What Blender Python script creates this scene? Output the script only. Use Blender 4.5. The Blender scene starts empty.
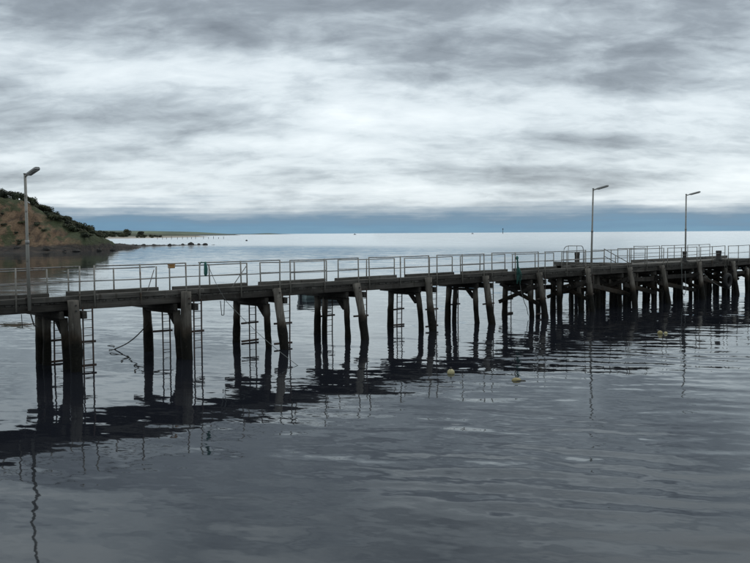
import bpy, math, random
from mathutils import Vector, Matrix, noise
R = math.radians
random.seed(7)
sc = bpy.context.scene
col = sc.collection

# ------------------------------------------------------------------ camera
cam_d = bpy.data.cameras.new('camera'); cam = bpy.data.objects.new('camera', cam_d); col.objects.link(cam)
cam_d.sensor_width = 36.0; cam_d.lens = 36.0 * 880 / 750
cam_d.clip_start = 0.1; cam_d.clip_end = 200000
cam.matrix_world = (Matrix.Translation((0, 0, 4.5)) @ Matrix.Rotation(R(90 - 3.14), 4, 'X') @ Matrix.Rotation(R(-0.355), 4, 'Z'))
sc.camera = cam
sc.view_settings.view_transform = 'Standard'; sc.view_settings.look = 'None'
sc.view_settings.exposure = 0.12; sc.view_settings.gamma = 1.0; sc.view_settings.use_curve_mapping = False
sc.cycles.max_bounces = 6; sc.cycles.glossy_bounces = 4; sc.cycles.diffuse_bounces = 2
sc.cycles.caustics_reflective = False; sc.cycles.caustics_refractive = False

SUN_EL, SUN_AZ = 52, 25          # azimuth clockwise from +Y (ahead of the camera, to the right)

# ------------------------------------------------------------------ node helper
class NT:
    def __init__(s, tree): s.t = tree; s.n = tree.nodes; s.l = tree.links; s.n.clear()
    def node(s, typ, **kw):
        nd = s.n.new(typ)
        for k, v in kw.items(): setattr(nd, k, v)
        return nd
    def link(s, a, b): s.l.new(a, b)
    def put(s, sock, v):
        if isinstance(v, bpy.types.NodeSocket): s.link(v, sock)
        else: sock.default_value = v
    def math(s, op, a, b=0.0, c=0.0, clamp=False):
        nd = s.node('ShaderNodeMath', operation=op); nd.use_clamp = clamp
        s.put(nd.inputs[0], a); s.put(nd.inputs[1], b)
        s.put(nd.inputs[2], c)
        return nd.outputs[0]
    def vmath(s, op, a, b=(0, 0, 0)):
        nd = s.node('ShaderNodeVectorMath', operation=op)
        s.put(nd.inputs[0], a); s.put(nd.inputs[1], b)
        return nd.outputs[0]
    def noise(s, vec, scale, detail=4, rough=0.5, dist=0.0, out='Fac', lac=2.0):
        nd = s.node('ShaderNodeTexNoise')
        s.link(vec, nd.inputs['Vector'])
        nd.inputs['Scale'].default_value = scale; nd.inputs['Detail'].default_value = detail
        nd.inputs['Roughness'].default_value = rough; nd.inputs['Distortion'].default_value = dist
        nd.inputs['Lacunarity'].default_value = lac
        return nd.outputs[out]
    def ramp(s, fac, stops, interp='LINEAR'):
        nd = s.node('ShaderNodeValToRGB'); cr = nd.color_ramp; cr.interpolation = interp
        while len(cr.elements) < len(stops): cr.elements.new(0.5)
        for e, (p, c) in zip(cr.elements, stops):
            e.position = p; e.color = (c, c, c, 1) if not hasattr(c, '__len__') else (*c, 1)
        s.put(nd.inputs[0], fac); return nd.outputs[0]
    def mix(s, fac, a, b, blend='MIX'):
        nd = s.node('ShaderNodeMix', data_type='RGBA', blend_type=blend)
        s.put(nd.inputs[0], fac)
        s.put(nd.inputs[6], a if isinstance(a, bpy.types.NodeSocket) else (*a, 1))
        s.put(nd.inputs[7], b if isinstance(b, bpy.types.NodeSocket) else (*b, 1))
        return nd.outputs[2]
    def maprange(s, v, a, b, c, d, smooth=True):
        nd = s.node('ShaderNodeMapRange'); nd.interpolation_type = 'SMOOTHSTEP' if smooth else 'LINEAR'
        s.put(nd.inputs[0], v)
        for i, x in enumerate((a, b, c, d)): nd.inputs[i + 1].default_value = x
        return nd.outputs[0]
    def mapping(s, vec, scale=(1, 1, 1), rot=(0, 0, 0), loc=(0, 0, 0)):
        nd = s.node('ShaderNodeMapping'); s.link(vec, nd.inputs[0])
        nd.inputs['Scale'].default_value = scale; nd.inputs['Rotation'].default_value = rot; nd.inputs['Location'].default_value = loc
        return nd.outputs[0]

# ------------------------------------------------------------------ world: overcast stratocumulus over a blue horizon band
w = bpy.data.worlds.new('World'); sc.world = w; w.use_nodes = True
N = NT(w.node_tree)
tc = N.node('ShaderNodeTexCoord')
d = N.vmath('NORMALIZE', tc.outputs['Generated'])
sx = N.node('ShaderNodeSeparateXYZ'); N.link(d, sx.inputs[0])
z = N.math('MAXIMUM', sx.outputs[2], 0.0)
den = N.math('ADD', z, 0.15)
cb = N.node('ShaderNodeCombineXYZ')
N.link(N.math('DIVIDE', sx.outputs[0], den), cb.inputs[0]); N.link(N.math('DIVIDE', sx.outputs[1], den), cb.inputs[1])
uv = cb.outputs[0]
OX, OY = 11.2, 4.4
den2 = N.math('ADD', z, 0.27)
cb2 = N.node('ShaderNodeCombineXYZ')
N.link(N.math('DIVIDE', sx.outputs[0], den2), cb2.inputs[0]); N.link(N.math('DIVIDE', sx.outputs[1], den2), cb2.inputs[1])
uv2 = cb2.outputs[0]
big = N.noise(N.mapping(uv, (0.62, 0.85, 1), loc=(OX, OY, 0.0)), 1.4, 3, 0.45, 0.2)
mid = N.noise(N.mapping(uv2, (0.9, 1.35, 1), loc=(OX + 4, OY, 4.0)), 4.2, 6, 0.56, 0.4)
fine = N.noise(N.mapping(uv2, (0.9, 1.5, 1), loc=(1, 5, 8)), 13.0, 6, 0.6, 0.5)
mid = N.math('ADD', 0.5, N.math('MULTIPLY', N.math('SUBTRACT', mid, 0.5), N.maprange(z, 0.06, 0.2, 0.65, 1.0)))
v = N.math('ADD', N.math('ADD', N.math('MULTIPLY', big, 0.56), N.math('MULTIPLY', mid, 0.32)), N.math('MULTIPLY', fine, 0.12))
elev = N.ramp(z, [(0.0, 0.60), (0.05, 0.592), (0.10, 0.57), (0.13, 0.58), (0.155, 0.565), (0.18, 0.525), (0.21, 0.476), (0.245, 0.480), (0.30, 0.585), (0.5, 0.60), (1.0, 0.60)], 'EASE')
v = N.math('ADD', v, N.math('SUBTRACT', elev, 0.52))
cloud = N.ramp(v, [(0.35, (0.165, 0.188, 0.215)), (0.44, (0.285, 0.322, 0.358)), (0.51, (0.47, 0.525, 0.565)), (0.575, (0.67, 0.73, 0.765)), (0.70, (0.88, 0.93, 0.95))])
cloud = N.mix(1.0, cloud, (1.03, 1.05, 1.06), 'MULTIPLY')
streak = N.noise(N.mapping(d, (3, 3, 110)), 1.0, 5, 0.6)
und = N.math('MULTIPLY', N.math('SUBTRACT', N.noise(N.mapping(d, (9, 9, 45)), 1.0, 5, 0.6), 0.5), 0.034)
zu = N.math('ADD', z, und)
bm = N.math('ADD', zu, N.math('MULTIPLY', N.math('SUBTRACT', streak, 0.5), 0.034))
bz = N.math('ADD', zu, N.math('MULTIPLY', N.math('SUBTRACT', streak, 0.5), 0.026))
band = N.ramp(bz, [(0.0, (0.150, 0.305, 0.440)), (0.008, (0.132, 0.268, 0.405)), (0.016, (0.150, 0.258, 0.370)), (0.022, (0.25, 0.345, 0.44)), (0.027, (0.20, 0.29, 0.38)), (0.045, (0.46, 0.545, 0.61))])
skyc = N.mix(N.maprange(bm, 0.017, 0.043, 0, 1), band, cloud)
nish = N.node('ShaderNodeTexSky'); nish.sky_type = 'NISHITA'; nish.sun_disc = False
nish.sun_elevation = R(SUN_EL); nish.sun_rotation = R(SUN_AZ)
nsc = N.mix(1.0, nish.outputs[0], (0.1, 0.1, 0.1), 'MULTIPLY')
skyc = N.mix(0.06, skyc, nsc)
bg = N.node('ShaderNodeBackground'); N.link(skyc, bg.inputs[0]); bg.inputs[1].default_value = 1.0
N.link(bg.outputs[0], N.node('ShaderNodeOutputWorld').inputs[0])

sun_d = bpy.data.lights.new('sun', 'SUN'); sun_d.energy = 0.8; sun_d.angle = R(20); sun_d.color = (1.0, 0.96, 0.9)
sun = bpy.data.objects.new('sun', sun_d); col.objects.link(sun)
sdir = Vector((math.sin(R(SUN_AZ)) * math.cos(R(SUN_EL)), math.cos(R(SUN_AZ)) * math.cos(R(SUN_EL)), math.sin(R(SUN_EL))))
sun.rotation_euler = sdir.to_track_quat('Z', 'Y').to_euler()
sun.location = (0, 0, 60)

# ------------------------------------------------------------------ materials
def newmat(name):
    m = bpy.data.materials.new(name); m.use_nodes = True
    n = NT(m.node_tree)
    b = n.node('ShaderNodeBsdfPrincipled'); o = n.node('ShaderNodeOutputMaterial'); n.link(b.outputs[0], o.inputs[0])
    return m, n, b

def wood(name, scale, dark, light, wet=False, rough=0.85):
    m, n, b = newmat(name)
    tc = n.node('ShaderNodeTexCoord'); oi = n.node('ShaderNodeObjectInfo'); geo = n.node('ShaderNodeNewGeometry')
    off = n.node('ShaderNodeCombineXYZ'); n.link(n.math('MULTIPLY', oi.outputs['Random'], 37.0), off.inputs[0]); n.link(n.math('MULTIPLY', oi.outputs['Random'], 11.0), off.inputs[2])
    vec = n.vmath('ADD', tc.outputs['Object'], off.outputs[0])
    g = n.noise(n.mapping(vec, scale), 1.0, 6, 0.65, 0.2)
    blot = n.noise(vec, 1.3, 4, 0.6)
    c = n.ramp(g, [(0.3, dark), (0.7, light)])
    c = n.mix(n.maprange(blot, 0.45, 0.75, 0, 0.55), c, tuple(x * 0.55 for x in dark))
    pale = n.noise(n.mapping(vec, (2.2, 2.2, 1.1), loc=(4, 9, 2)), 1.6, 5, 0.7)
    c = n.mix(n.maprange(pale, 0.60, 0.74, 0, 0.5), c, tuple(min(0.4, x * 2.1) for x in light))
    stain = n.noise(n.mapping(vec, (5, 5, 0.5), loc=(1, 3, 6)), 1.0, 4, 0.6)
    c = n.mix(n.maprange(stain, 0.56, 0.72, 0, 0.6), c, (0.022, 0.016, 0.011))
    val = n.math('ADD', n.math('MULTIPLY', oi.outputs['Random'], 0.6), 0.66)
    hsv = n.node('ShaderNodeHueSaturation'); n.link(c, hsv.inputs['Color']); n.link(val, hsv.inputs['Value']); c = hsv.outputs[0]
    rg = rough
    if wet:
        px = n.node('ShaderNodeSeparateXYZ'); n.link(geo.outputs['Position'], px.inputs[0])
        e = n.noise(n.mapping(geo.outputs['Position'], (2.5, 2.5, 1.2)), 1.0, 5, 0.6)
        zz = n.math('ADD', px.outputs[2], n.math('MULTIPLY', n.math('SUBTRACT', e, 0.5), 0.9))
        sp = n.noise(geo.outputs['Position'], 14, 3, 0.6)
        weed = n.ramp(sp, [(0.35, (0.006, 0.006, 0.005)), (0.62, (0.014, 0.013, 0.010)), (0.8, (0.045, 0.042, 0.036))])
        brown = n.mix(n.maprange(zz, 0.75, 1.1, 0.0, 1.0), weed, n.mix(0.22, (0.030, 0.021, 0.013), c))
        c = n.mix(n.maprange(zz, 1.0, 1.4, 0, 1), brown, c)
        rg = n.maprange(zz, 0.4, 1.4, 0.7, rough)
    b.inputs['Specular IOR Level'].default_value = 0.12
    n.put(b.inputs['Base Color'], c); n.put(b.inputs['Roughness'], rg)
    bp = n.node('ShaderNodeBump'); bp.inputs['Strength'].default_value = 0.6; bp.inputs['Distance'].default_value = 0.03
    n.link(g, bp.inputs['Height']); n.link(bp.outputs[0], b.inputs['Normal'])
    return m

M = {}
M['pile'] = wood('weathered_pile_timber', (9, 9, 0.7), (0.072, 0.066, 0.057), (0.205, 0.186, 0.160), wet=True)
M['beam'] = wood('weathered_beam_timber', (0.7, 9, 9), (0.034, 0.031, 0.028), (0.092, 0.086, 0.077))
M['cap'] = wood('dark_cap_timber', (9, 0.7, 9), (0.030, 0.028, 0.025), (0.080, 0.074, 0.066))
M['plank'] = wood('grey_deck_plank', (10, 0.8, 10), (0.090, 0.086, 0.078), (0.190, 0.182, 0.165))
M['kerb'] = wood('grey_kerb_timber', (0.7, 9, 9), (0.050, 0.047, 0.042), (0.125, 0.119, 0.107))
M['brace'] = wood('dark_brace_timber', (3, 3, 3), (0.020, 0.018, 0.016), (0.055, 0.050, 0.045), wet=True)

def metal(name, base, rust, amount, rough=0.6):
    m, n, b = newmat(name)
    tc = n.node('ShaderNodeTexCoord')
    f = n.noise(n.mapping(tc.outputs['Object'], (5, 5, 5)), 1.0, 6, 0.65)
    c = n.mix(n.maprange(f, 0.62 - amount, 0.72 - amount * 0.6, 0, 1), base, rust)
    n.put(b.inputs['Base Color'], c); n.put(b.inputs['Roughness'], rough)
    return m
M['rail'] = metal('galvanised_rail_pipe', (0.165, 0.163, 0.155), (0.065, 0.042, 0.028), 0.12)
M['post'] = metal('galvanised_post', (0.22, 0.21, 0.185), (0.11, 0.065, 0.04), 0.10)
M['ladder'] = metal('rusty_ladder_steel', (0.035, 0.028, 0.024), (0.055, 0.028, 0.018), 0.2, 0.75)
M['pole'] = metal('lamp_pole_paint', (0.25, 0.245, 0.22), (0.10, 0.085, 0.065), 0.08)
M['lamp'] = metal('lamp_housing', (0.26, 0.26, 0.25), (0.10, 0.095, 0.09), 0.05, 0.5)
M['iron'] = metal('bollard_iron', (0.018, 0.017, 0.016), (0.045, 0.025, 0.016), 0.1, 0.7)

def plain(name, c, rough=0.6, var=0.25, scale=6):
    m, n, b = newmat(name)
    tc = n.node('ShaderNodeTexCoord')
    f = n.noise(tc.outputs['Object'], scale, 5, 0.6)
    n.put(b.inputs['Base Color'], n.mix(f, tuple(x * (1 - var) for x in c), tuple(min(1, x * (1 + var)) for x in c)))
    n.put(b.inputs['Roughness'], rough)
    return m
M['diffuser'] = plain('lamp_diffuser', (0.55, 0.55, 0.52), 0.35, 0.08)
M['rope_green'] = plain('green_rope', (0.030, 0.125, 0.105), 0.9, 0.4, 30)
M['rope_pale'] = plain('pale_rope', (0.12, 0.13, 0.125), 0.9, 0.3, 30)
M['rope_dark'] = plain('dark_rope', (0.035, 0.034, 0.03), 0.9, 0.4, 30)
M['orange'] = plain('faded_orange_plastic', (0.33, 0.17, 0.05), 0.6, 0.2)
M['buoy'] = plain('cream_buoy_plastic', (0.36, 0.32, 0.17), 0.5, 0.18, 9)
M['buoy2'] = plain('weedy_buoy_plastic', (0.24, 0.20, 0.08), 0.6, 0.6, 14)
M['weed'] = plain('dark_weed', (0.018, 0.018, 0.012), 0.9, 0.4, 20)
M['tyre'] = plain('tyre_rubber', (0.016, 0.016, 0.016), 0.85, 0.3)
M['hull'] = plain('boat_hull_paint', (0.40, 0.44, 0.43), 0.4, 0.12, 3)
M['hull_dark'] = plain('boat_dark_band', (0.020, 0.028, 0.032), 0.45, 0.2)
M['hull_low'] = plain('boat_lower_paint', (0.16, 0.215, 0.215), 0.45, 0.2, 4)
M['motor'] = plain('outboard_cowling', (0.018, 0.02, 0.024), 0.35, 0.2)
M['trunk'] = plain('tree_trunk_bark', (0.055, 0.045, 0.035), 0.9, 0.3)
M['stone'] = plain('dark_shore_rock', (0.026, 0.024, 0.022), 0.9, 0.5, 2.0)
M['far_steel'] = plain('far_marker_steel', (0.05, 0.05, 0.055), 0.7, 0.1)

def leafmat(name, a, b_):
    m, n, b = newmat(name)
    g = n.node('ShaderNodeNewGeometry'); oi = n.node('ShaderNodeObjectInfo')
    f = n.noise(g.outputs['Position'], 0.5, 4, 0.6)
    c = n.mix(n.maprange(f, 0.35, 0.65, 0, 1), a, b_)
    hsv = n.node('ShaderNodeHueSaturation'); n.link(c, hsv.inputs['Color'])
    n.link(n.math('ADD', n.math('MULTIPLY', oi.outputs['Random'], 0.6), 0.7), hsv.inputs['Value'])
    n.put(b.inputs['Base Color'], hsv.outputs[0]); b.inputs['Roughness'].default_value = 0.75
    return m
M['leaf'] = leafmat('dark_coastal_foliage', (0.016, 0.024, 0.012), (0.038, 0.050, 0.022))
M['leaf2'] = leafmat('olive_coastal_foliage', (0.030, 0.036, 0.016), (0.060, 0.066, 0.028))

def water_mat():
    m, n, b = newmat('sea_water')
    geo = n.node('ShaderNodeNewGeometry'); P = geo.outputs['Position']
    sp = n.node('ShaderNodeSeparateXYZ'); n.link(P, sp.inputs[0])
    dist = n.vmath('MULTIPLY', P, (1, 1, 0))
    ln = n.node('ShaderNodeVectorMath', operation='LENGTH'); n.link(dist, ln.inputs[0]); dd = ln.outputs['Value']
    # open water beyond the jetty is more wind-ruffled than the sheltered side
    side = n.math('SUBTRACT', n.math('MULTIPLY', sp.outputs[1], 0.7243), n.math('MULTIPLY', sp.outputs[0], 0.6895))
    far = n.maprange(side, 30, 90, 0.0, 1.0)
    far2 = n.maprange(side, 60, 600, 0.0, 1.0)
    # lee of the headland stays glassy
    lee = n.node('ShaderNodeVectorMath', operation='DISTANCE'); n.link(dist, lee.inputs[0]); lee.inputs[1].default_value = (-125, 205, 0)
    calm = n.maprange(lee.outputs['Value'], 105, 205, 0.0, 1.0)
    far = n.math('MULTIPLY', far, calm)
    patch = n.noise(n.mapping(P, (0.045, 0.09, 1)), 1.0, 2, 0.5)
    amp = n.math('MULTIPLY', n.maprange(patch, 0.36, 0.64, 0.6, 1.3), n.math('ADD', n.math('ADD', 1.0, n.math('MULTIPLY', far, 0.25)), n.math('MULTIPLY', far2, 1.2)))
    amp = n.math('MULTIPLY', amp, n.maprange(sp.outputs[0], -7, 6, 0.72, 1.05))
    amp = n.math('MULTIPLY', amp, n.math('ADD', 0.45, n.math('MULTIPLY', calm, 0.55)))
    def slope(rot, scale, loc, nscale, detail, kx, ky, rough=0.5):
        nd = n.noise(n.mapping(n.mapping(P, rot=(0, 0, rot)), scale, loc=loc), nscale, detail, rough, 0.1, out='Color')
        s = n.vmath('SUBTRACT', nd, (0.5, 0.5, 0.5))
        return n.vmath('MULTIPLY', s, (kx, ky, 0))
    a = slope(R(14), (0.10, 0.38, 1), (2, 5, 0), 1.0, 1, 0.016, 0.040)
    c = slope(R(18), (0.36, 1.20, 1), (9, 1, 3), 1.0, 2, 0.040, 0.105)
    c2 = slope(R(-6), (0.75, 2.5, 1), (4, 7, 5), 1.0, 2, 0.040, 0.072)
    e = slope(R(25), (2.6, 5.6, 1), (1, 8, 7), 1.0, 2, 0.040, 0.052)
    # long regular ripples running in from open water, strongest on the open side
    wv = n.node('ShaderNodeTexWave', wave_type='BANDS', bands_direction='Y', wave_profile='SIN')
    n.link(n.mapping(P, rot=(0, 0, R(14))), wv.inputs['Vector'])
    wv.inputs['Scale'].default_value = 0.31; wv.inputs['Distortion'].default_value = 9.0; wv.inputs['Detail'].default_value = 2.0
    wv.inputs['Detail Scale'].default_value = 0.55; wv.inputs['Detail Roughness'].default_value = 0.45
    wy = n.math('MULTIPLY', n.math('SUBTRACT', wv.outputs['Fac'], 0.5), n.math('MULTIPLY', n.math('MULTIPLY', n.maprange(sp.outputs[0], -4, 7, 0.008, 0.040), n.maprange(side, 12, 24, 1.0, 0.40)), n.maprange(patch, 0.40, 0.60, 0.5, 1.2)))
    wc = n.node('ShaderNodeCombineXYZ'); n.link(n.math('MULTIPLY', wy, 0.2), wc.inputs[0]); n.link(wy, wc.inputs[1])
    s = n.vmath('ADD', n.vmath('ADD', n.vmath('ADD', n.vmath('ADD', a, c), c2), e), wc.outputs[0])
    sc_ = n.node('ShaderNodeVectorMath', operation='SCALE'); n.link(s, sc_.inputs[0]); n.link(amp, sc_.inputs['Scale'])
    nv = n.vmath('NORMALIZE', n.vmath('ADD', sc_.outputs[0], (0, 0, 1)))
    # mirror reflection weighted by Fresnel over a dark, slightly turbid body
    rg = n.math('ADD', 0.03, n.math('ADD', n.math('MULTIPLY', far, 0.12), n.math('MULTIPLY', far2, 0.06)))
    fr = n.node('ShaderNodeFresnel'); fr.inputs['IOR'].default_value = 1.345; n.link(nv, fr.inputs['Normal'])
    gl = n.node('ShaderNodeBsdfGlossy'); n.put(gl.inputs['Color'], (0.95, 0.985, 1.0, 1)); n.put(gl.inputs['Roughness'], rg); n.link(nv, gl.inputs['Normal'])
    df = n.node('ShaderNodeBsdfDiffuse'); n.put(df.inputs['Color'], (0.011, 0.0125, 0.017, 1))
    mx = n.node('ShaderNodeMixShader'); n.link(fr.outputs[0], mx.inputs[0]); n.link(df.outputs[0], mx.inputs[1]); n.link(gl.outputs[0], mx.inputs[2])
    n.n.remove(b); n.link(mx.outputs[0], [q for q in n.n if q.type == 'OUTPUT_MATERIAL'][0].inputs[0])
    return m
M['water'] = water_mat()

def land_mat(name, kind):
    m, n, b = newmat(name)
    geo = n.node('ShaderNodeNewGeometry'); P = geo.outputs['Position']
    sp = n.node('ShaderNodeSeparateXYZ'); n.link(P, sp.inputs[0]); zz = sp.outputs[2]
    sn = n.node('ShaderNodeSeparateXYZ'); n.link(geo.outputs['Normal'], sn.inputs[0])
    if kind == 'cliff':
        gully = n.noise(n.mapping(P, (0.55, 0.2, 0.22)), 1.0, 7, 0.66, 0.5)
        earth = n.ramp(gully, [(0.32, (0.036, 0.023, 0.015)), (0.48, (0.135, 0.085, 0.049)), (0.70, (0.235, 0.155, 0.090))])
        blot = n.noise(P, 0.16, 6, 0.62)
        scrub = n.mix(n.noise(P, 0.8, 4, 0.6), (0.022, 0.032, 0.012), (0.060, 0.075, 0.026))
        veg = n.math('ADD', blot, n.maprange(zz, 9, 15, -0.03, 0.05))
        c = n.mix(n.maprange(veg, 0.50, 0.57, 0, 0.9), earth, scrub)
        fl = n.math('ADD', n.math('ADD', sp.outputs[0], n.math('MULTIPLY', n.math('SUBTRACT', sp.outputs[1], 262.0), 0.36)), n.math('MULTIPLY', zz, 1.1))
        fl = n.math('ADD', fl, n.math('MULTIPLY', n.math('SUBTRACT', blot, 0.5), 14.0))
        c = n.mix(n.maprange(fl, -90, -84, 0, 1), c, scrub)
        top = n.maprange(sn.outputs[2], 0.88, 0.97, 0, 1)
        c = n.mix(n.math('MULTIPLY', top, n.maprange(zz, 1.5, 4, 0, 1)), c, scrub)
        rockn = n.maprange(n.noise(n.mapping(P, (0.5, 0.5, 1.6)), 1.0, 6, 0.7), 0.35, 0.68, 0, 1)
        rock = n.mix(rockn, (0.010, 0.008, 0.007), (0.050, 0.037, 0.027))
        low = n.math('ADD', zz, n.math('MULTIPLY', n.math('SUBTRACT', n.noise(P, 0.22, 4, 0.6), 0.5), 3.0))
        c = n.mix(n.maprange(low, 1.3, 2.4, 0, 1), rock, c)
        bp = n.node('ShaderNodeBump'); bp.inputs['Strength'].default_value = 0.8; bp.inputs['Distance'].default_value = 1.0
        n.link(n.math('ADD', gully, n.math('MULTIPLY', rockn, 0.4)), bp.inputs['Height']); n.link(bp.outputs[0], b.inputs['Normal'])
    elif kind == 'coast':
        sand = (0.30, 0.27, 0.22)
        g = n.mix(n.noise(P, 0.05, 5, 0.6), (0.022, 0.032, 0.016), (0.060, 0.072, 0.034))
        c = n.mix(n.maprange(zz, 1.6, 2.6, 0, 1), sand, g)
    else:
        fld = n.node('ShaderNodeTexVoronoi'); n.link(n.mapping(P, (0.004, 0.0016, 0)), fld.inputs['Vector']); fld.inputs['Scale'].default_value = 1.0
        f2 = n.noise(P, 0.006, 5, 0.6)
        g = n.mix(n.maprange(f2, 0.4, 0.6, 0, 1), (0.050, 0.078, 0.052), (0.105, 0.140, 0.080))
        c = n.mix(n.math('MULTIPLY', fld.outputs['Color'], 0.35), g, (0.085, 0.11, 0.085))
        c = n.mix(n.maprange(zz, 2.0, 7.0, 0, 1), (0.050, 0.062, 0.062), c)
    n.put(b.inputs['Base Color'], c); b.inputs['Roughness'].default_value = 0.95
    return m
M['cliff'] = land_mat('eroded_cliff_earth', 'cliff')
M['coast'] = land_mat('low_coast_scrub_and_sand', 'coast')
M['farhill'] = land_mat('far_green_fields', 'far')

# ------------------------------------------------------------------ mesh helpers
class MB:
    def __init__(s): s.v = []; s.f = []; s.sm = []
    def sweep(s, pts, prof, up=Vector((0, 0, 1)), caps=True, smooth=False, scales=None, jit=0.0):
        """sweep a closed 2D profile [(a,b)..] along points"""
        pts = [Vector(p) for p in pts]; n = len(prof); base = len(s.v)
        for i, p in enumerate(pts):
            t = (pts[min(i + 1, len(pts) - 1)] - pts[max(i - 1, 0)]).normalized()
            u = up if abs(t.dot(up)) < 0.97 else Vector((1, 0, 0))
            a = t.cross(u).normalized(); b = a.cross(t).normalized()
            k = scales[i] if scales else 1.0
            for (x, y) in prof:
                q = p + a * (x * k) + b * (y * k)
                if jit: q += Vector((random.uniform(-jit, jit), random.uniform(-jit, jit), random.uniform(-jit, jit)))
                s.v.append(q)
        for i in range(len(pts) - 1):
            for j in range(n):
                j2 = (j + 1) % n
                s.f.append((base + i * n + j, base + i * n + j2, base + (i + 1) * n + j2, base + (i + 1) * n + j)); s.sm.append(smooth)
        if caps:
            s.f.append(tuple(base + j for j in reversed(range(n)))); s.sm.append(False)
            e = base + (len(pts) - 1) * n
            s.f.append(tuple(e + j for j in range(n))); s.sm.append(False)
        return s
    def tube(s, pts, r, sides=8, scales=None, jit=0.0, smooth=True):
        prof = [(r * math.cos(2 * math.pi * k / sides), r * math.sin(2 * math.pi * k / sides)) for k in range(sides)]
        return s.sweep(pts, prof, smooth=smooth, scales=scales, jit=jit)
    def timber(s, a, b, wd, ht, seg=1, ch=0.012, jit=0.0, up=Vector((0, 0, 1)), sag=0.0):
        a, b = Vector(a), Vector(b); x, y = wd / 2, ht / 2
        prof = [(-x, -y + ch), (-x + ch, -y), (x - ch, -y), (x, -y + ch), (x, y - ch), (x - ch, y), (-x + ch, y), (-x, y - ch)]
        pts = [a.lerp(b, i / seg) + Vector((0, 0, -sag * math.sin(math.pi * i / seg))) for i in range(seg + 1)]
        return s.sweep(pts, prof, up=up, jit=jit)
    def ball(s, c, r, nu=12, nv=8, sq=(1, 1, 1), jit=0.0):
        c = Vector(c); base = len(s.v)
        for i in range(nv + 1):
            th = math.pi * i / nv
            for j in range(nu):
                ph = 2 * math.pi * j / nu
                k = 1 + random.uniform(-jit, jit)
                s.v.append(c + Vector((r * sq[0] * math.sin(th) * math.cos(ph) * k, r * sq[1] * math.sin(th) * math.sin(ph) * k, r * sq[2] * math.cos(th) * k)))
        for i in range(nv):
            for j in range(nu):
                j2 = (j + 1) % nu
                s.f.append((base + i * nu + j, base + (i + 1) * nu + j, base + (i + 1) * nu + j2, base + i * nu + j2)); s.sm.append(jit == 0.0)
        return s
    def mesh(s, name, mat):
        me = bpy.data.meshes.new(name)
        me.from_pydata([tuple(v) for v in s.v], [], s.f)
        me.polygons.foreach_set('use_smooth', s.sm)
        me.materials.append(mat); me.update()
        return me
    def build(s, name, mat, parent=None):
        return link(name, s.mesh(name, mat), parent)

def link(name, me, parent=None):
    o = bpy.data.objects.new(name, me); col.objects.link(o)
    if parent: o.parent = parent
    return o
def tag(o, label=None, cat=None, group=None, kind=None):
    if label: o['label'] = label
    if cat: o['category'] = cat
    if group: o['group'] = group
    if kind: o['kind'] = kind
    return o
def empty(name, loc=(0, 0, 0), rz=0.0):
    e = bpy.data.objects.new(name, None); e.empty_display_size = 0.2; col.objects.link(e)
    e.location = loc; e.rotation_euler = (0, 0, rz); return e
def copy_tree(o, parent=None):
    c = o.copy(); col.objects.link(c); c.parent = parent
    for ch in o.children: copy_tree(ch, c)
    return c

# jetty frame: s runs along the jetty, w across it (0 = lamp side), z up from the water
U = Vector((0.7243, 0.6895, 0)); V = Vector((-0.6895, 0.7243, 0)); P0 = Vector((-10.002, 29.05, 0)); AZ = math.atan2(U.y, U.x)
def W(s, w_, z_): return P0 + U * s + V * w_ + Vector((0, 0, z_))
def pthing(name, s, w_, z_, label, cat, group=None):
    return tag(empty(name, W(s, w_, z_), AZ), label, cat, group)

# ------------------------------------------------------------------ water
def make_water():
    b = MB()
    X = [-60000, -6000, -600, -60, 60, 600, 6000, 60000]; Y = [-2000, -200, 0, 60, 600, 6000, 90000]
    for y in Y:
        for x in X: b.v.append((x, y, 0))
    nx = len(X)
    for j in range(len(Y) - 1):
        for i in range(nx - 1):
            b.f.append((j * nx + i, j * nx + i + 1, (j + 1) * nx + i + 1, (j + 1) * nx + i)); b.sm.append(False)
    tag(b.build('water', M['water']), kind='structure')
make_water()

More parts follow.
